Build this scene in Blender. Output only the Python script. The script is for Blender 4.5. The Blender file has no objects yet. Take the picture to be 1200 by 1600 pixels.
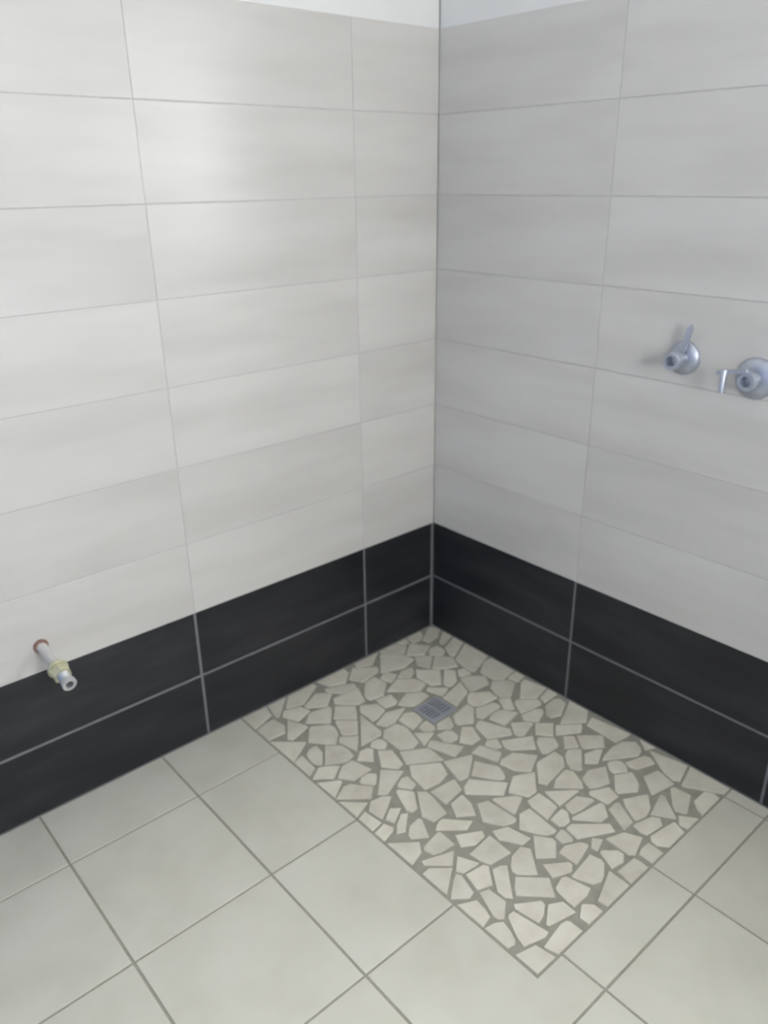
import bpy, bmesh, math, random
from mathutils import Vector, Matrix

random.seed(7)
scene = bpy.context.scene
R = math.radians

# ------------------------------------------------------------------ camera
cam_data = bpy.data.cameras.new('camera')
cam_data.sensor_fit = 'VERTICAL'
cam_data.sensor_height = 24.0
cam_data.lens = 24.0 * 1244.5 / 1600.0
cam_data.clip_start = 0.02
cam = bpy.data.objects.new('camera', cam_data)
scene.collection.objects.link(cam)
cam.location = (1.7478, 1.7642, 1.4846)
cam.rotation_euler = (R(67.1674), R(0.7281), R(138.8329))
scene.camera = cam
cam_data.dof.use_dof = True            # hand-held shot focused a little short of the corner
cam_data.dof.focus_distance = 1.25
cam_data.dof.aperture_fstop = 2.4

# ------------------------------------------------------------------ sky and exposure
SKY = (0.975, 1.0, 1.03)
SKY_STRENGTH = 6.0
EXPOSURE = 2.36
world = bpy.data.worlds.new('overcast_sky')
scene.world = world
world.use_nodes = True
bgn = world.node_tree.nodes.get('Background') or world.node_tree.nodes.new('ShaderNodeBackground')
bgn.inputs['Color'].default_value = (*SKY, 1)
bgn.inputs['Strength'].default_value = SKY_STRENGTH
out = world.node_tree.nodes.get('World Output') or world.node_tree.nodes.new('ShaderNodeOutputWorld')
world.node_tree.links.new(bgn.outputs[0], out.inputs[0])
vs = scene.view_settings
vs.view_transform = 'Standard'
vs.look = 'None'
vs.gamma = 1.0
vs.use_curve_mapping = False
vs.exposure = EXPOSURE

# room and openings (metres). Corner of the shower at the origin, left wall y=0, right wall x=0
RX, RY, RZ = 3.0, 2.60, 2.45
WIN = (1.26, 2.06, 1.22, 2.02)          # window in the right wall: y0, y1, z0, z1
FILL_WIN = (0.90, 1.65, 1.15, 2.15)         # unseen window added to brighten the left wall: x0, x1, z0, z1
THICK = 0.34

def portal(name, loc, rot, sx, sy):
    l = bpy.data.lights.new(name, 'AREA')
    l.shape = 'RECTANGLE'; l.size = sx; l.size_y = sy
    l.cycles.is_portal = True
    o = bpy.data.objects.new(name, l)
    scene.collection.objects.link(o)
    o.location = loc; o.rotation_euler = rot
    return o
portal('window_portal', (-THICK - 0.005, (WIN[0]+WIN[1])/2, (WIN[2]+WIN[3])/2), (0, R(-90), 0), WIN[3]-WIN[2], WIN[1]-WIN[0])
portal('window_portal', ((FILL_WIN[0]+FILL_WIN[1])/2, RY + THICK + 0.005, (FILL_WIN[2]+FILL_WIN[3])/2), (R(-90), 0, 0), FILL_WIN[1]-FILL_WIN[0], FILL_WIN[3]-FILL_WIN[2])  # sky portal of the added fill window

# ------------------------------------------------------------------ materials
def new_mat(name):
    m = bpy.data.materials.new(name)
    m.use_nodes = True
    nt = m.node_tree
    return m, nt, nt.nodes['Principled BSDF']

def N(nt, kind, **kw):
    n = nt.nodes.new(kind)
    for k, v in kw.items():
        setattr(n, k, v)
    return n

def ramp(nt, src, stops):
    r = N(nt, 'ShaderNodeValToRGB')
    e = r.color_ramp.elements
    e[0].position, e[0].color = stops[0][0], (*stops[0][1], 1)
    e[1].position, e[1].color = stops[-1][0], (*stops[-1][1], 1)
    for p, c in stops[1:-1]:
        x = e.new(p); x.color = (*c, 1)
    nt.links.new(src, r.inputs[0])
    return r.outputs[0]

def tile_material(name, stops, rough, streak, spread=0.06, bump=0.02, sheen_var=0.1, spec=0.5):
    """stone-look ceramic: clouds stretched by `streak` (object space), every tile shifted and toned by its own random number"""
    m, nt, b = new_mat(name)
    tc = N(nt, 'ShaderNodeTexCoord'); oi = N(nt, 'ShaderNodeObjectInfo')
    off = N(nt, 'ShaderNodeVectorMath', operation='SCALE'); off.inputs[0].default_value = (37.0, 53.0, 71.0)
    nt.links.new(oi.outputs['Random'], off.inputs['Scale'])
    add = N(nt, 'ShaderNodeVectorMath', operation='ADD')
    mul = N(nt, 'ShaderNodeVectorMath', operation='MULTIPLY'); mul.inputs[1].default_value = streak
    nt.links.new(tc.outputs['Object'], mul.inputs[0])
    nt.links.new(mul.outputs[0], add.inputs[0]); nt.links.new(off.outputs[0], add.inputs[1])
    n1 = N(nt, 'ShaderNodeTexNoise'); n1.inputs['Scale'].default_value = 1.0; n1.inputs['Detail'].default_value = 1.5
    n1.inputs['Roughness'].default_value = 0.5
    n2 = N(nt, 'ShaderNodeTexNoise'); n2.inputs['Scale'].default_value = 4.0; n2.inputs['Detail'].default_value = 2.0
    nt.links.new(add.outputs[0], n1.inputs['Vector']); nt.links.new(add.outputs[0], n2.inputs['Vector'])
    mixn = N(nt, 'ShaderNodeMath', operation='MULTIPLY_ADD'); mixn.inputs[1].default_value = 0.18
    nt.links.new(n2.outputs['Fac'], mixn.inputs[0])
    sc = N(nt, 'ShaderNodeMath', operation='MULTIPLY'); sc.inputs[1].default_value = 0.82
    nt.links.new(n1.outputs['Fac'], sc.inputs[0]); nt.links.new(sc.outputs[0], mixn.inputs[2])
    col = ramp(nt, mixn.outputs[0], stops)
    hsv = N(nt, 'ShaderNodeHueSaturation')
    mr = N(nt, 'ShaderNodeMapRange')
    mr.inputs['To Min'].default_value = 1 - spread; mr.inputs['To Max'].default_value = 1 + spread
    nt.links.new(oi.outputs['Random'], mr.inputs['Value'])
    nt.links.new(mr.outputs[0], hsv.inputs['Value']); nt.links.new(col, hsv.inputs['Color'])
    nt.links.new(hsv.outputs[0], b.inputs['Base Color'])
    rr = N(nt, 'ShaderNodeMapRange')
    rr.inputs['To Min'].default_value = rough - sheen_var; rr.inputs['To Max'].default_value = rough + sheen_var
    nt.links.new(n1.outputs['Fac'], rr.inputs['Value']); nt.links.new(rr.outputs[0], b.inputs['Roughness'])
    b.inputs['Specular IOR Level'].default_value = spec
    bp = N(nt, 'ShaderNodeBump'); bp.inputs['Strength'].default_value = bump; bp.inputs['Distance'].default_value = 0.01
    nt.links.new(n1.outputs['Fac'], bp.inputs['Height']); nt.links.new(bp.outputs[0], b.inputs['Normal'])
    return m

def plain_material(name, color, rough, metallic=0.0, var=0.08, scale=40.0, bump=0.05):
    m, nt, b = new_mat(name)
    tc = N(nt, 'ShaderNodeTexCoord')
    n = N(nt, 'ShaderNodeTexNoise'); n.inputs['Scale'].default_value = scale; n.inputs['Detail'].default_value = 4
    nt.links.new(tc.outputs['Object'], n.inputs['Vector'])
    lo = tuple(c * (1 - var) for c in color); hi = tuple(min(1, c * (1 + var)) for c in color)
    nt.links.new(ramp(nt, n.outputs['Fac'], [(0.3, lo), (0.7, hi)]), b.inputs['Base Color'])
    b.inputs['Roughness'].default_value = rough; b.inputs['Metallic'].default_value = metallic
    bp = N(nt, 'ShaderNodeBump'); bp.inputs['Strength'].default_value = bump; bp.inputs['Distance'].default_value = 0.002
    nt.links.new(n.outputs['Fac'], bp.inputs['Height']); nt.links.new(bp.outputs[0], b.inputs['Normal'])
    return m

MAT = {}
MAT['light'] = tile_material('light_wall_tile', [(0.25, (0.565, 0.545, 0.51)), (0.5, (0.625, 0.605, 0.57)), (0.75, (0.67, 0.655, 0.62))],
                             0.295, (1.6, 1.6, 9.0), spread=0.03, bump=0.006, sheen_var=0.04, spec=0.4)
MAT['dark'] = tile_material('dark_wall_tile', [(0.32, (0.015, 0.016, 0.019)), (0.5, (0.021, 0.022, 0.025)), (0.72, (0.036, 0.036, 0.039))],
                            0.42, (3.0, 3.0, 14.0), spread=0.08, bump=0.04, spec=0.4)
MAT['floor'] = tile_material('cream_floor_tile', [(0.30, (0.61, 0.59, 0.495)), (0.5, (0.65, 0.63, 0.535)), (0.72, (0.68, 0.66, 0.57))],
                             0.42, (6.0, 6.0, 6.0), spread=0.025, bump=0.03)
MAT['stone'] = tile_material('cream_marble_stone', [(0.30, (0.66, 0.615, 0.505)), (0.5, (0.725, 0.69, 0.575)), (0.72, (0.775, 0.745, 0.635))],
                             0.5, (18.0, 18.0, 18.0), spread=0.07, bump=0.10)
MAT['grout_light'] = plain_material('pale_grout', (0.52, 0.51, 0.49), 0.9)
MAT['grout_dark'] = plain_material('grey_grout', (0.20, 0.20, 0.21), 0.9)
MAT['grout_floor'] = plain_material('beige_grey_grout', (0.36, 0.345, 0.28), 0.9)
MAT['plaster'] = plain_material('white_plaster', (0.80, 0.80, 0.775), 0.85, var=0.015, scale=9)
MAT['blue_bounce'] = plain_material('blue_bounce_tint', (0.32, 0.45, 0.80), 0.8, var=0.03, scale=25)  # invented wall tint, gives the right wall a bluish bounce
MAT['steel'] = plain_material('brushed_steel', (0.54, 0.565, 0.60), 0.45, metallic=0.5, scale=120)
MAT['dark_hole'] = plain_material('dark_cavity', (0.02, 0.02, 0.02), 0.8)
MAT['chrome'] = plain_material('satin_chrome', (0.50, 0.53, 0.60), 0.42, metallic=0.75, scale=60)
MAT['brass'] = plain_material('pale_brass', (0.66, 0.64, 0.44), 0.38, metallic=0.55, scale=60)
MAT['zinc'] = plain_material('zinc_plated_metal', (0.55, 0.55, 0.55), 0.4, metallic=0.6, scale=60)
MAT['pipe'] = plain_material('white_composite_pipe', (0.62, 0.60, 0.57), 0.5, scale=50)
MAT['rust'] = plain_material('rusty_mortar', (0.30, 0.18, 0.14), 0.9, var=0.35, scale=90, bump=0.5)
MAT['frame'] = plain_material('white_window_plastic', (0.80, 0.80, 0.80), 0.35, var=0.02)

def glass_material(name, tint):
    m = bpy.data.materials.new(name); m.use_nodes = True
    nt = m.node_tree
    nt.nodes.remove(nt.nodes['Principled BSDF'])
    o = nt.nodes['Material Output']
    t = N(nt, 'ShaderNodeBsdfTransparent'); t.inputs[0].default_value = (*tint, 1); g = N(nt, 'ShaderNodeBsdfGlossy'); g.inputs['Roughness'].default_value = 0.02
    mx = N(nt, 'ShaderNodeMixShader')
    mx.inputs[0].default_value = 0.05
    nt.links.new(t.outputs[0], mx.inputs[1]); nt.links.new(g.outputs[0], mx.inputs[2])
    nt.links.new(mx.outputs[0], o.inputs['Surface'])
    return m
MAT['glass'] = glass_material('clear_glass', (1, 1, 1))

# ------------------------------------------------------------------ helpers
def link(name, mesh, mats, parent=None, loc=(0, 0, 0), rot=(0, 0, 0)):
    if mats:
        for m in (mats if isinstance(mats, (list, tuple)) else [mats]):
            if m.name not in mesh.materials:
                mesh.materials.append(m)
    o = bpy.data.objects.new(name, mesh)
    scene.collection.objects.link(o)
    o.parent = parent
    o.location = loc; o.rotation_euler = rot
    return o

def empty(name, loc):
    o = bpy.data.objects.new(name, None)
    o.empty_display_size = 0.05
    scene.collection.objects.link(o)
    o.location = loc
    return o

def structure(o, label, cat):
    o['kind'] = 'structure'; o['label'] = label; o['category'] = cat
    return o

def tag(o, label, cat, group=None):
    o['label'] = label; o['category'] = cat
    if group: o['group'] = group
    return o

def boxes(name, lst):
    """mesh of axis-aligned boxes: (x0,y0,z0,x1,y1,z1[,material index])"""
    v, f, mi = [], [], []
    for b in lst:
        x0, y0, z0, x1, y1, z1 = b[:6]
        k = len(v)
        v += [(x0,y0,z0),(x1,y0,z0),(x1,y1,z0),(x0,y1,z0),(x0,y0,z1),(x1,y0,z1),(x1,y1,z1),(x0,y1,z1)]
        for q in ((3,2,1,0),(4,5,6,7),(0,1,5,4),(1,2,6,5),(2,3,7,6),(3,0,4,7)):
            f.append(tuple(k+i for i in q)); mi.append(b[6] if len(b) > 6 else 0)
    me = bpy.data.meshes.new(name)
    me.from_pydata(v, [], f)
    me.polygons.foreach_set('material_index', mi)
    me.update()
    return me

def inset(P, d):
    """parallel inset of a counter-clockwise outline"""
    n = len(P); res = []
    for i in range(n):
        a, b, c = Vector(P[i-1]), Vector(P[i]), Vector(P[(i+1) % n])
        e1 = (b - a).normalized(); e2 = (c - b).normalized()
        n1 = Vector((-e1.y, e1.x)); n2 = Vector((-e2.y, e2.x))
        s = n1 + n2
        k = 1.0 / max(0.35, 1 + n1.dot(n2))
        res.append(b + s * d * k)
    return res

def prism(name, P, t, bev, M=None):
    """outline in local xy, thickness t downwards from z=0, chamfered upper edge; M maps local to object axes"""
    n = len(P)
    top = inset(P, bev); mid = inset(P, bev * 0.25)
    v = [Vector((p[0], p[1], -t)) for p in P] + [Vector((p[0], p[1], -bev)) for p in P] \
        + [Vector((p[0], p[1], -bev * 0.25)) for p in mid] + [Vector((p[0], p[1], 0)) for p in top]
    if M is not None:
        v = [M @ q for q in v]
    f = [tuple(range(n))[::-1], tuple(range(3*n, 4*n))]
    for r in range(3):
        for i in range(n):
            j = (i + 1) % n
            f.append((r*n+i, r*n+j, (r+1)*n+j, (r+1)*n+i))
    me = bpy.data.meshes.new(name)
    me.from_pydata([tuple(q) for q in v], [], f)
    me.update()
    return me

def lathe(name, prof, seg=28, axis='Y', caps=True):
    """profile of (distance along axis, radius), revolved"""
    v, f = [], []
    for d, r in prof:
        for i in range(seg):
            a = 2 * math.pi * i / seg
            c, s = r * math.cos(a), r * math.sin(a)
            v.append((c, d, -s) if axis == 'Y' else (d, c, s) if axis == 'X' else (c, s, d))
    for k in range(len(prof) - 1):
        for i in range(seg):
            j = (i + 1) % seg
            f.append((k*seg+i, k*seg+j, (k+1)*seg+j, (k+1)*seg+i))
    if caps:
        f.append(tuple(range(seg))[::-1]); f.append(tuple(range((len(prof)-1)*seg, len(prof)*seg)))
    me = bpy.data.meshes.new(name)
    me.from_pydata(v, [], f)
    me.update()
    bm = bmesh.new(); bm.from_mesh(me); bmesh.ops.recalc_face_normals(bm, faces=bm.faces); bm.to_mesh(me); bm.free()
    for p in me.polygons:
        p.use_smooth = len(p.vertices) == 4
    try:
        me.set_sharp_from_angle(angle=R(40))
    except Exception:
        pass
    return me

def cut_rect(rects, hole):
    """rectangles (a0,b0,a1,b1) minus a rectangular hole"""
    h0, k0, h1, k1 = hole; res = []
    for a0, b0, a1, b1 in rects:
        if a1 <= h0 or a0 >= h1 or b1 <= k0 or b0 >= k1:
            res.append((a0, b0, a1, b1)); continue
        if b0 < k0: res.append((a0, b0, a1, k0))
        if b1 > k1: res.append((a0, k1, a1, b1))
        m0, m1 = max(b0, k0), min(b1, k1)
        if a0 < h0: res.append((a0, m0, h0, m1))
        if a1 > h1: res.append((h1, m0, a1, m1))
    return [r for r in res if r[2]-r[0] > 0.012 and r[3]-r[1] > 0.012]

TILE_CACHE = {}
def wall_tile(name, kind, w, h, which):
    key = (kind, round(w, 4), round(h, 4), which)
    if key not in TILE_CACHE:
        P = [(-w/2, -h/2), (w/2, -h/2), (w/2, h/2), (-w/2, h/2)]
        if which == 'left':      # faces +y: local x -> -x, local y -> z
            M = Matrix(((-1,0,0),(0,0,1),(0,1,0)))
        elif which == 'right':   # faces +x: local x -> y
            M = Matrix(((0,0,1),(1,0,0),(0,1,0)))
        else:
            M = None
        me = prism(name, P, 0.008, 0.0012, M)
        me.materials.append(MAT[kind])
        TILE_CACHE[key] = me
    return TILE_CACHE[key]

# ------------------------------------------------------------------ walls
H_DARK, H_LIGHT, ROWS_LIGHT = 0.200, 0.207, 7
TILE_TOP = 2*H_DARK + ROWS_LIGHT*H_LIGHT
GD, GL = 0.0080, 0.0025            # joint widths
REC = 0.0018                      # joints lie this far behind the tile faces

wall_left = structure(link('wall_left', boxes('wall_left', [
    (-THICK, -THICK, -0.05, RX + THICK, -0.009, RZ, 2),
    (0.0, -0.009, -0.006, RX, -REC, 2*H_DARK, 1),
    (0.0, -0.009, 2*H_DARK, RX, -REC*0.6, TILE_TOP, 0)]), [MAT['grout_light'], MAT['grout_dark'], MAT['plaster']]),
    'left shower wall of cream tiles above two rows of charcoal tiles', 'wall')
y0, y1, z0, z1 = WIN
def around(x0, x1, a0, a1, b0, b1, mi):
    return [(x0, r[0], r[1], x1, r[2], r[3], mi) for r in cut_rect([(a0, b0, a1, b1)], (y0, z0, y1, z1))]
wall_right = structure(link('wall_right', boxes('wall_right',
    around(-THICK, -0.009, 0.0 - 0.009, RY + THICK, -0.05, RZ, 2)
    + around(-0.009, -REC, 0.0, RY, -0.006, 2*H_DARK, 1)
    + around(-0.009, -REC*0.6, 0.0, RY, 2*H_DARK, TILE_TOP, 0)), [MAT['grout_light'], MAT['grout_dark'], MAT['plaster']]),
    'right shower wall of cream tiles above two rows of charcoal tiles', 'wall')

def plaster(parent, which):
    if which == 'left':
        me = boxes('plaster_band', [(0.0, -0.009, TILE_TOP, RX, -0.003, RZ)])
    else:
        me = boxes('plaster_band', [(-0.009, r[0], r[1], -0.003, r[2], r[3]) for r in cut_rect([(0.0, TILE_TOP, RY, RZ)], (y0, z0, y1, z1))])
    link('plaster_band', me, MAT['plaster'], parent)
plaster(wall_left, 'left'); plaster(wall_right, 'right')

def tile_wall(parent, which, joints, end, hole=None):
    bands = [(0.002, H_DARK, 'dark', GD), (H_DARK, 2*H_DARK, 'dark', GD)] + \
            [(2*H_DARK + i*H_LIGHT, 2*H_DARK + (i+1)*H_LIGHT, 'light', GL) for i in range(ROWS_LIGHT)]
    for k, (b0, b1, kind, g) in enumerate(bands):
        zb = b0 + (0.001 if k in (0, 2) else g/2)
        zt = b1 - (0.0008 if k == 1 else 0.0 if k == len(bands)-1 else g/2)
        xs = [0.0] + joints + [end]
        for i in range(len(xs) - 1):
            a0 = xs[i] + (g/2 if i else ((0.011 if kind == 'dark' else 0.0006) if which == 'left' else (0.0012 if kind == 'dark' else 0.0006)))
            a1 = xs[i+1] - (g/2 if i < len(xs) - 2 else 0)
            rects = [(a0, zb, a1, zt)]
            if hole: rects = cut_rect(rects, hole)
            for r in rects:
                w, h = r[2]-r[0], r[3]-r[1]; ca, cz = (r[0]+r[2])/2, (r[1]+r[3])/2
                nm = 'dark_tile' if kind == 'dark' else 'cream_tile'
                dz = random.uniform(-0.0003, 0.0003)
                tl = random.gauss(0, 0.0006)
                tl2 = random.gauss(0, 0.0012)
                if which == 'left':
                    link(nm, wall_tile(nm, kind, w, h, which), None, parent, (ca, dz, cz), (tl2, 0, tl))
                else:
                    link(nm, wall_tile(nm, kind, w, h, which), None, parent, (dz, ca, cz), (0, tl2, tl))
tile_wall(wall_left, 'left', [0.307, 0.905, 1.504, 2.103], RX)
tile_wall(wall_right, 'right', [0.584, 1.193, 1.793, 2.392], RY, (y0, z0, y1, z1))

# walls and ceiling behind the camera
x0b, x1b, z0b, z1b = FILL_WIN
wall_back = structure(link('wall_back', boxes('wall_back', [(r[0], RY, r[1], r[2], RY + THICK, r[3]) for r in
    cut_rect([(-0.009, -0.05, RX + THICK, RZ)], (x0b, z0b, x1b, z1b))]), MAT['light']), 'cream wall opposite the tap wall', 'wall')
wall_front = structure(link('wall_front', boxes('wall_front', [(RX, -0.009, -0.05, RX + THICK, RY, RZ)]), MAT['blue_bounce']), 'wall facing the shower valves, tinted blue to bounce bluish light onto them', 'wall')
ceiling = structure(link('ceiling', boxes('ceiling', [(-THICK, -THICK, RZ, RX + THICK, RY + THICK, RZ + 0.15)]), MAT['plaster']), 'plain white ceiling over the shower room', 'ceiling')

def window(name, along, a0, a1, b0, b1, depth0, label, pane='glass'):
    """frame in the outer part of the opening with two casements and panes"""
    w = empty(name, (depth0, (a0+a1)/2, b0) if along == 'y' else ((a0+a1)/2, depth0, b0))
    structure(w, label, 'window')
    ca = (a0 + a1) / 2; W = a1 - a0; Hh = b1 - b0
    def mk(nm, lst, mat, parent):
        out = []
        for (u0, v0, u1, v1, d0, d1) in lst:
            out.append((d0, u0, v0, d1, u1, v1) if along == 'y' else (u0, d0, v0, u1, d1, v1))
        return link(nm, boxes(nm, out), MAT[mat], parent)
    f = 0.045
    mk('window_frame', [(-W/2, 0, W/2, f, -0.03, 0.03), (-W/2, Hh-f, W/2, Hh, -0.03, 0.03),
                        (-W/2, f, -W/2+f, Hh-f, -0.03, 0.03), (W/2-f, f, W/2, Hh-f, -0.03, 0.03)], 'frame', w)
    for s in (-1, 1):
        l, r = (-W/2+f+0.002, -0.001) if s < 0 else (0.001, W/2-f-0.002)
        t = 0.04
        c = mk('casement', [(l, f+.002, r, f+t, -0.02, 0.024), (l, Hh-f-t, r, Hh-f-.002, -0.02, 0.024),
                            (l, f+t, l+t, Hh-f-t, -0.02, 0.024), (r-t, f+t, r, Hh-f-t, -0.02, 0.024)], 'frame', w)
        mk('pane', [(l+t-.005, f+t-.005, r-t+.005, Hh-f-t+.005, -0.003, 0.003)], pane, c)
    return w
window('window_1', 'y', y0, y1, z0, z1, -THICK + 0.05, 'white framed window in the right wall beside the shower')
window('fill_window', 'x', x0b, x1b, z0b, z1b, RY + THICK - 0.05, 'white framed window added opposite the tap as fill light for the left wall')

# ------------------------------------------------------------------ floor
MX, MY = 0.797, 1.116              # mosaic shower area
floor = structure(link('floor', boxes('floor', [
    (-0.009, -0.009, -0.10, RX + 0.02, RY + 0.02, -0.010),
    (-0.002, MY + 0.002, -0.010, RX, RY, -0.0022),
    (MX + 0.002, -0.002, -0.010, RX, MY + 0.002, -0.0022)]), MAT['grout_floor']),
    'cream square-tiled floor with a mosaic shower area in the corner', 'floor')
xs = [0.0, 0.041, 0.380, 0.720, 1.054, 1.392, 1.730, 2.068, 2.406, 2.744, RX]
ys = [0.0, 0.204, 0.546, 0.885, 1.224, 1.562, 1.900, 2.238, RY]
GF = 0.0055
FT = {}
for i in range(len(xs) - 1):
    for j in range(len(ys) - 1):
        a0, a1 = xs[i] + (GF/2 if i else 0.002), xs[i+1] - GF/2
        b0, b1 = ys[j] + (GF/2 if j else 0.002), ys[j+1] - GF/2
        hx, hy = MX + 0.004, MY + 0.004
        if a0 < hx < a1 and b0 < hy < b1:            # tile notched around the mosaic's outer corner
            outl = [[(a0, hy), (hx, hy), (hx, b0), (a1, b0), (a1, b1), (a0, b1)]]
        else:
            outl = [[(r[0], r[1]), (r[2], r[1]), (r[2], r[3]), (r[0], r[3])] for r in cut_rect([(a0, b0, a1, b1)], (-1, -1, hx, hy))]
        for P in outl:
            cx = sum(p[0] for p in P)/len(P); cy = sum(p[1] for p in P)/len(P)
            L = [(p[0]-cx, p[1]-cy) for p in P]
            key = tuple((round(p[0], 4), round(p[1], 4)) for p in L)
            if key not in FT:
                FT[key] = prism('floor_tile', L, 0.008, 0.0014); FT[key].materials.append(MAT['floor'])
            link('floor_tile', FT[key], None, floor, (cx, cy, random.uniform(-0.0004, 0.0003)))

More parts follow.
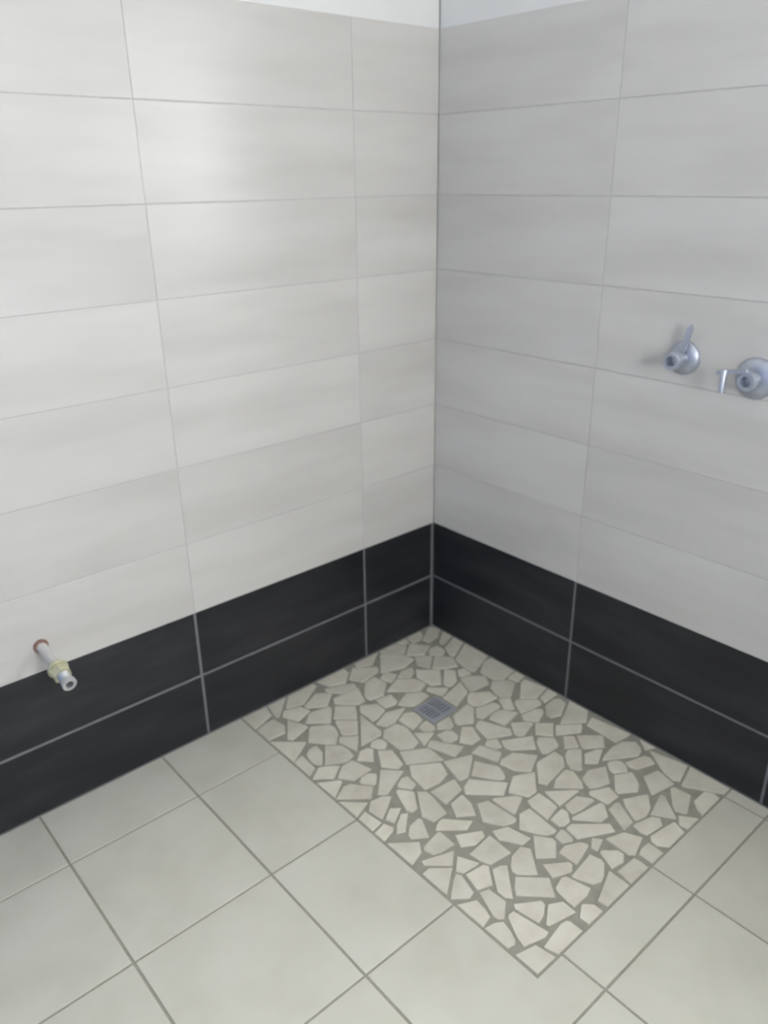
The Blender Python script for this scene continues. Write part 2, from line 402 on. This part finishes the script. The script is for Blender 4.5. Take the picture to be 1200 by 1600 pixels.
# shower area: broken marble pieces in a grout bed
DRAIN = (0.288, 0.312, 0.388, 0.402)
bed = link('mosaic_panel', boxes('mosaic_panel', [(r[0], r[1], -0.0095, r[2], r[3], -0.0026) for r in
        cut_rect([(-0.002, -0.002, MX + 0.002, MY + 0.002)], DRAIN)]), MAT['grout_floor'], floor)
bed['label'] = 'shower floor of broken cream marble pieces in grey grout'
STONES = """712,4 794,4 794,73 722,50;639,4 705,4 719,68 706,70;719,116 729,69 761,70 794,80 794,141 739,145;532,21 535,4 629,4 670,48 667,54 617,70;623,110 633,73 682,56 698,72 702,79 679,128;673,159 700,99 750,174 741,187 706,178 673,168;522,86 535,69 561,52 624,80 621,94 583,121 569,126;408,4 518,4 503,49 453,70 411,33;436,86 522,50 525,58 527,69 499,104 443,108 436,100;440,114 533,108 546,131 531,151 497,182 488,184 468,184;566,133 623,117 637,121 669,148 615,196 608,194 567,145;506,183 553,141 594,188 589,194 543,235 525,214;548,245 548,239 592,200 599,202 621,260 615,270 585,291;615,224 619,201 666,173 673,175 714,224 679,266 660,283 625,252;589,297 631,266 648,281 634,348 603,314 596,305;705,252 719,249 731,252 748,262 755,284 756,309 747,325 739,325 709,285;647,324 651,299 687,267 737,332 688,361 677,362 652,354;717,218 794,148 794,266 721,223;760,260 767,259 794,269 794,340 763,325;708,362 718,351 748,332 757,329 778,342 794,354 750,391;652,430 668,368 704,367 733,388 742,397 716,433;594,370 601,356 627,352 659,377 627,411;64,4 126,4 133,40 108,47 73,28;4,22 21,4 97,48 91,76 43,71 4,44;4,56 66,102 65,109 60,121 4,102;4,111 75,137 91,172 93,185 87,196 4,156;4,166 94,207 98,214 103,225 111,292 104,303 4,269;163,43 186,4 254,4 259,19 214,56 198,69;103,94 144,36 199,78 196,90 183,102 154,121;261,4 365,4 370,22 353,35 325,49;198,111 208,70 267,20 334,103 257,132 202,118;140,145 157,128 188,107 215,150 198,192;95,195 98,190 123,162 135,149 191,195 172,220 159,226 121,245;321,69 385,19 433,61 430,70 426,79 410,103 334,92 323,78;356,153 364,104 406,109 451,159 457,175 453,190 438,194 407,201 359,159;269,224 276,201 319,162 387,192 328,245 307,260 269,247;237,147 277,140 311,158 280,188 252,174 245,165;180,220 186,212 237,167 263,198 262,262 233,279 213,260;146,258 163,232 169,229 226,281 227,302 216,308 182,299;179,310 280,333 280,391 201,365 199,359 182,317;450,220 496,192 506,205 515,218 516,275 497,275 476,268 454,260 451,255;397,291 459,269 518,292 502,321 470,323;304,286 305,277 307,268 349,239 399,261 406,264 399,279 376,304 350,304 305,297;233,304 278,262 291,273 274,325 259,321 234,311;396,323 420,309 456,324 453,385 401,369 396,349;523,226 612,338 538,339 526,327;461,371 462,351 472,330 518,329 541,351 541,388 541,424 527,433 509,444 479,435;417,434 462,397 478,456;332,411 382,410 400,430 370,456 353,451 337,427;246,404 321,416 333,434 340,443 340,457 300,481 287,469 248,433;4,287 29,283 51,291 93,317 92,376 65,394 4,384;99,338 139,303 159,296 168,301 194,365 184,372 120,379 114,370 106,359 100,347;55,430 57,406 102,377 131,395 144,427 146,450 122,466 115,468;4,391 52,398 46,435 4,427;4,506 16,439 22,437 38,440 106,493 68,528 4,515;4,522 60,533 69,559 4,557;148,408 198,371 217,377 240,399 241,424 228,434 206,440 180,443 153,445;125,471 153,453 160,452 171,474 183,495 173,509 160,518;68,536 119,490 138,499 142,505 162,544 122,551 82,557 74,551;177,470 178,464 183,452 243,437 273,467 266,485 183,482;165,537 194,490 205,489 234,490 252,499 240,550;96,573 116,558 166,551 172,557 180,570 162,598 154,605 109,587;17,577 22,572 33,565 75,569 82,571 111,598 112,617 80,630 24,605 19,593;4,604 115,652 54,699 46,697 4,671;241,571 277,483 291,487 299,490 312,500 323,556 262,589 255,589 248,579;315,490 338,469 394,513 375,543 338,543;170,597 181,579 218,553 249,592 248,607 233,616 175,601;127,638 167,602 206,635 174,674;69,696 130,648 166,676 104,717 93,713 81,706;216,633 300,587 306,597 310,604 314,616 309,634 254,677;177,681 195,661 212,648 231,660 246,678 257,699 247,709 202,712 195,709;693,485 712,461 731,437 750,432 794,456 723,515;740,414 744,405 794,374 794,450;591,494 635,448 702,514 698,520 682,531;558,409 589,384 626,441 605,468 596,478 589,477 574,473;475,480 477,470 548,428 569,478 487,532 479,534;495,536 565,488 591,524 598,584 551,592 511,581 495,544;625,572 627,566 649,536 661,538 686,607 683,613 677,621 658,619 642,596;601,619 601,594 620,576 672,649 660,680 615,681;681,545 688,536 698,528 733,522 758,545 751,589 715,568;689,590 711,573 733,586 746,595 737,618;689,616 703,606 735,625 757,648 735,658;747,627 757,601 794,610 794,646 755,635;677,656 681,646 716,651 740,672 741,684 704,709;732,704 794,654 794,745 751,732;741,520 794,468 794,541;759,595 766,538 794,548 794,602;404,573 484,539 507,620 499,624 478,627 422,589;512,611 514,606 593,599 595,658 526,649;388,658 389,651 420,595 467,628 438,675 429,685 420,695 412,697 404,693 393,674;416,712 483,634 516,646 531,666 460,736;274,696 315,643 360,640 377,649 367,693 345,720 335,725;332,734 388,705 413,718 438,732 443,738 417,783 386,784;337,622 361,560 400,567 374,640;538,665 543,661 585,665 607,706 566,736 544,700;499,811 505,722 535,710 569,761 544,804 518,815 505,815;586,743 637,688 650,688 665,694 677,703 618,754;431,773 439,758 488,725 495,728 496,750 493,795 487,799;386,831 386,791 400,790 429,789 439,810 445,865 391,855;593,781 653,747 670,782 637,801 602,798 596,789;671,716 678,711 736,722 743,732 735,756 715,762 674,766;523,876 536,814 575,798 584,827 554,876;397,534 448,452 462,457 473,464 447,547;4,816 21,699 29,699 62,708 66,810 21,816;70,763 123,716 154,756 155,765 106,801 71,772;130,715 154,693 194,728 159,752;162,763 172,752 193,738 215,746 240,769 250,790 240,809 229,813;118,802 132,790 170,779 202,803 190,816 176,827;225,717 295,713 305,718 358,767 346,787 254,774 244,765 226,748;252,802 261,785 268,782 313,789 342,805 286,858 271,844 261,823;171,849 207,831 220,826 259,834 265,846 274,871 250,884 218,893;22,846 50,819 93,814 140,820 158,828 70,883 43,878 33,869;50,912 55,894 118,875 125,894 122,905 118,912 62,931;138,909 183,883 231,918 235,930 191,960 166,948 157,939;232,901 283,875 293,882 288,934 244,937;301,895 324,863 369,863 378,875 381,895 354,901 302,905;295,930 296,919 393,901 397,907 351,959 323,960;300,856 310,844 371,798 385,857;182,986 184,979 244,950 263,970 283,1008 280,1015 257,1021 247,1022 218,1014 191,993;260,950 270,944 301,946 332,1012 293,1011;385,877 387,865 420,867 439,870 440,898 429,906 407,906 386,884;4,995 26,893 77,967 85,998 75,1013;80,951 130,938 175,991 95,1008;4,1003 83,1022 86,1030 34,1114 4,1114;52,1095 65,1075 115,1075 133,1092 145,1114 58,1114;154,1016 158,1005 238,1026 205,1077 199,1073;101,1059 106,1013 118,1010 171,1048 181,1061 175,1080 167,1086;231,1049 242,1032 293,1018 302,1018 309,1042 304,1058 248,1066;218,1085 219,1078 301,1065 315,1075 317,1092 299,1114 230,1114;590,803 669,810 665,842 655,865 592,873;689,778 770,750 774,763 724,808;729,812 771,776 794,778 794,858;672,844 696,795 731,824 721,839 683,845;662,865 668,854 720,846 732,894 695,906;628,892 638,884 644,881 663,877 702,926 701,948 690,962;549,897 562,876 599,881 623,898 633,911 632,924 612,944 596,957;728,841 735,829 753,838 776,855 794,870 766,893 760,897 742,892;707,956 710,908 734,901 758,965 755,977 743,984;753,911 794,890 794,967 763,960 756,939;751,987 768,976 794,971 794,1035 775,1040 767,1034 757,1013;446,810 481,805 520,838 500,878 485,897 468,904 456,902;483,911 511,874 552,912 562,924 525,954 485,923;436,981 438,972 443,963 478,945 489,945 508,949 506,998 484,995 442,985;341,977 413,913 428,913 435,916 438,934 441,952 353,1000;320,1055 339,1016 389,998 391,1063 381,1074;398,1039 428,1012 437,1015 456,1060 418,1067 398,1054;396,995 412,974 439,991 437,1008;450,1028 457,1000 544,1011 542,1020 525,1058 505,1066 486,1060 454,1039;513,992 513,982 565,946 579,984 535,1003 527,1002;584,980 640,926 666,946 678,961 616,1022;538,1060 553,1003 563,998 597,1007 602,1015 607,1050 608,1066 560,1067;465,1059 555,1090 551,1114 466,1114;387,1093 389,1076 453,1073 460,1114 389,1114;569,1091 586,1073 592,1073 621,1090 620,1114 569,1114;647,1007 700,972 707,982 698,1041 674,1035 649,1019;613,1041 644,1023 688,1052 686,1059 615,1076;699,1068 715,984 730,983 736,987 756,1025 761,1036 765,1055 714,1071;642,1114 643,1082 648,1075 663,1072 735,1083 732,1096 725,1114;736,1114 744,1069 794,1056 794,1114;387,212 439,201 444,221 444,252 411,259 395,252;323,1073 352,1072 371,1078 372,1114 325,1114;82,137 86,110 112,106 132,117 141,134 110,165 90,155;372,464 386,451 419,447 423,479 412,497 388,500 375,490;123,868 128,855 147,844 158,844 174,861 179,878 144,899 129,886;301,145 313,118 330,112 354,123 350,151 344,166 317,154;162,1114 190,1075 213,1090 216,1096 214,1114;597,516 614,510 625,515 637,520 645,530 623,561 601,554;548,377 548,358 558,345 579,345 594,357 583,381 568,392;396,381 412,380 435,388 436,409 419,424 404,425 396,415;654,451 671,437 694,438 709,448 706,459 688,481 679,481 659,462;133,4 177,4 161,33 138,28;4,847 33,883 17,890 4,896;115,266 137,259 155,279 159,289 119,303;442,916 446,907 476,912 480,936 454,950 446,942;302,575 330,559 350,570 338,602 319,607"""
for s in STONES.split(';'):
    P = [tuple(float(c) / 1000 for c in q.split(',')) for q in s.split()]
    cx = sum(p[0] for p in P)/len(P); cy = sum(p[1] for p in P)/len(P)
    L = [(p[0]-cx, p[1]-cy) for p in P]
    me = prism('mosaic_stone', L, 0.007, 0.0016)
    link('mosaic_stone', me, MAT['stone'], bed, (cx, cy, random.uniform(-0.0002, 0.0010)),
         (random.gauss(0, 0.006), random.gauss(0, 0.006), 0))

# ------------------------------------------------------------------ floor drain
dx0, dy0, dx1, dy1 = DRAIN
dcx, dcy = (dx0+dx1)/2, (dy0+dy1)/2
hw, hh = (dx1-dx0)/2 - 0.0005, (dy1-dy0)/2 - 0.0005
drain = tag(empty('floor_drain', (dcx, dcy, -0.0095)), 'small square steel drain grate set in the mosaic shower floor', 'drain')
zt = 0.0100
fr = 0.009
link('frame', boxes('frame', [(-hw, -hh, 0, hw, -hh+fr, zt), (-hw, hh-fr, 0, hw, hh, zt), (-hw, -hh+fr, 0, -hw+fr, hh-fr, zt), (hw-fr, -hh+fr, 0, hw, hh-fr, zt)]), MAT['steel'], drain)
link('cup', boxes('cup', [(-hw+fr, -hh+fr, 0, hw-fr, hh-fr, 0.001)]), MAT['dark_hole'], drain)
nb = 6
span = 2*(hh - fr); bw = span / nb
bar = boxes('bar', [(-hw+fr, -bw*0.27, 0.005, hw-fr, bw*0.27, zt - 0.0006)]); bar.materials.append(MAT['steel'])
for i in range(nb):
    link('bar', bar, None, drain, (0, -hh + fr + bw*(i+0.5), 0))
link('crossbar', boxes('crossbar', [(-0.004, -hh+fr, 0.003, 0.004, hh-fr, zt - 0.0009)]), MAT['steel'], drain)

# ------------------------------------------------------------------ water pipe stub on the left wall
stub = tag(empty('water_pipe_stub', (1.305, 0.0004, 0.468)), 'capless water pipe stub with brass nut on the left wall above the charcoal tiles', 'pipe')
droop = R(-7)
link('wall_collar', lathe('wall_collar', [(0.0, 0.0180), (0.003, 0.0175), (0.006, 0.0145), (0.008, 0.0110)]), MAT['rust'], stub)['label'] = 'rusty brown mortar ring around the pipe'
link('pipe', lathe('pipe', [(0.004, 0.0125), (0.118, 0.0125)]), MAT['pipe'], stub, rot=(droop, 0, 0))
def hexnut(name, d0, d1, r):
    v, f = [], []
    prof = [(d0, r*0.88), (d0+0.004, r), (d1-0.004, r), (d1, r*0.88)]
    for d, rr in prof:
        for i in range(6):
            a = math.pi/3*i + 0.3
            v.append((rr*math.cos(a), d, rr*math.sin(a)))
    for k in range(3):
        for i in range(6):
            j = (i+1) % 6
            f.append((k*6+i, (k+1)*6+i, (k+1)*6+j, k*6+j))
    f += [tuple(range(6)), tuple(range(18, 24))[::-1]]
    me = bpy.data.meshes.new(name); me.from_pydata(v, [], f); me.update()
    bm = bmesh.new(); bm.from_mesh(me); bmesh.ops.recalc_face_normals(bm, faces=bm.faces); bm.to_mesh(me); bm.free()
    return me
link('flange', lathe('flange', [(0.098, 0.0128), (0.100, 0.023), (0.106, 0.024), (0.109, 0.022)]), MAT['brass'], stub, rot=(droop, 0, 0))
n = link('nut', hexnut('nut', 0.108, 0.134, 0.0225), MAT['brass'], stub, rot=(droop, 0, 0)); n['label'] = 'pale brass hexagonal nut'
link('threaded_end', lathe('threaded_end', [(0.134, 0.013)] + [q for i in range(6) for q in ((0.136+0.0035*i, 0.0145), (0.1378+0.0035*i, 0.0130))] +
     [(0.158, 0.0150), (0.160, 0.0165), (0.170, 0.0168), (0.172, 0.0155), (0.172, 0.0085), (0.150, 0.0080)], caps=False), MAT['zinc'], stub, rot=(droop, 0, 0))
link('bore', lathe('bore', [(0.146, 0.0084), (0.150, 0.0084)]), MAT['dark_hole'], stub, rot=(droop, 0, 0))

# ------------------------------------------------------------------ shower valve connectors on the right wall
def connector(y, z, r, label, lever, elbow):
    c = tag(empty('shower_connector', (0.0004, y, z)), label, 'pipe fitting', 'shower connectors on the right wall')
    link('escutcheon', lathe('escutcheon', [(0.0, r), (0.004, r), (0.010, r*0.90), (0.014, r*0.62), (0.016, r*0.5)], seg=36, axis='X'), MAT['chrome'], c)
    L = 0.062 if not elbow else 0.050
    st = link('stem', lathe('stem', [(0.012, 0.0165), (L-0.018, 0.0165), (L-0.016, 0.021), (L-0.002, 0.021), (L, 0.0195), (L, 0.012), (L-0.02, 0.0118)], axis='X', caps=False), MAT['chrome'], c)
    link('bore', lathe('bore', [(L-0.022, 0.0119), (L-0.02, 0.0119)], axis='X'), MAT['zinc'], st)
    if lever:
        me = prism('lever', [(-0.006, 0.0), (0.006, 0.0), (0.0075, 0.062), (0.0, 0.072), (-0.0075, 0.062)], 0.007, 0.0015, Matrix(((0,0,1),(1,0,0),(0,1,0))))
        link('lever', me, MAT['chrome'], c, (0.030, 0.004, 0.012), (R(-14), 0, 0))
    if elbow:
        link('spout_arm', lathe('spout_arm', [(0.0, 0.0075), (0.050, 0.0075), (0.052, 0.006)], axis='Z', seg=18), MAT['chrome'], c, (0.060, -0.046, -0.030), (0, 0, 0))
        link('bracket', boxes('bracket', [(0.044, -0.060, 0.020, 0.060, 0.006, 0.028)]), MAT['chrome'], c, rot=(R(12), 0, 0))
    return c
connector(0.826, 1.086, 0.040, 'round satin chrome water connector with upright lever on the right wall', True, False)
connector(1.000, 1.066, 0.046, 'round satin chrome water connector with bracket at the right edge of the picture', False, True)
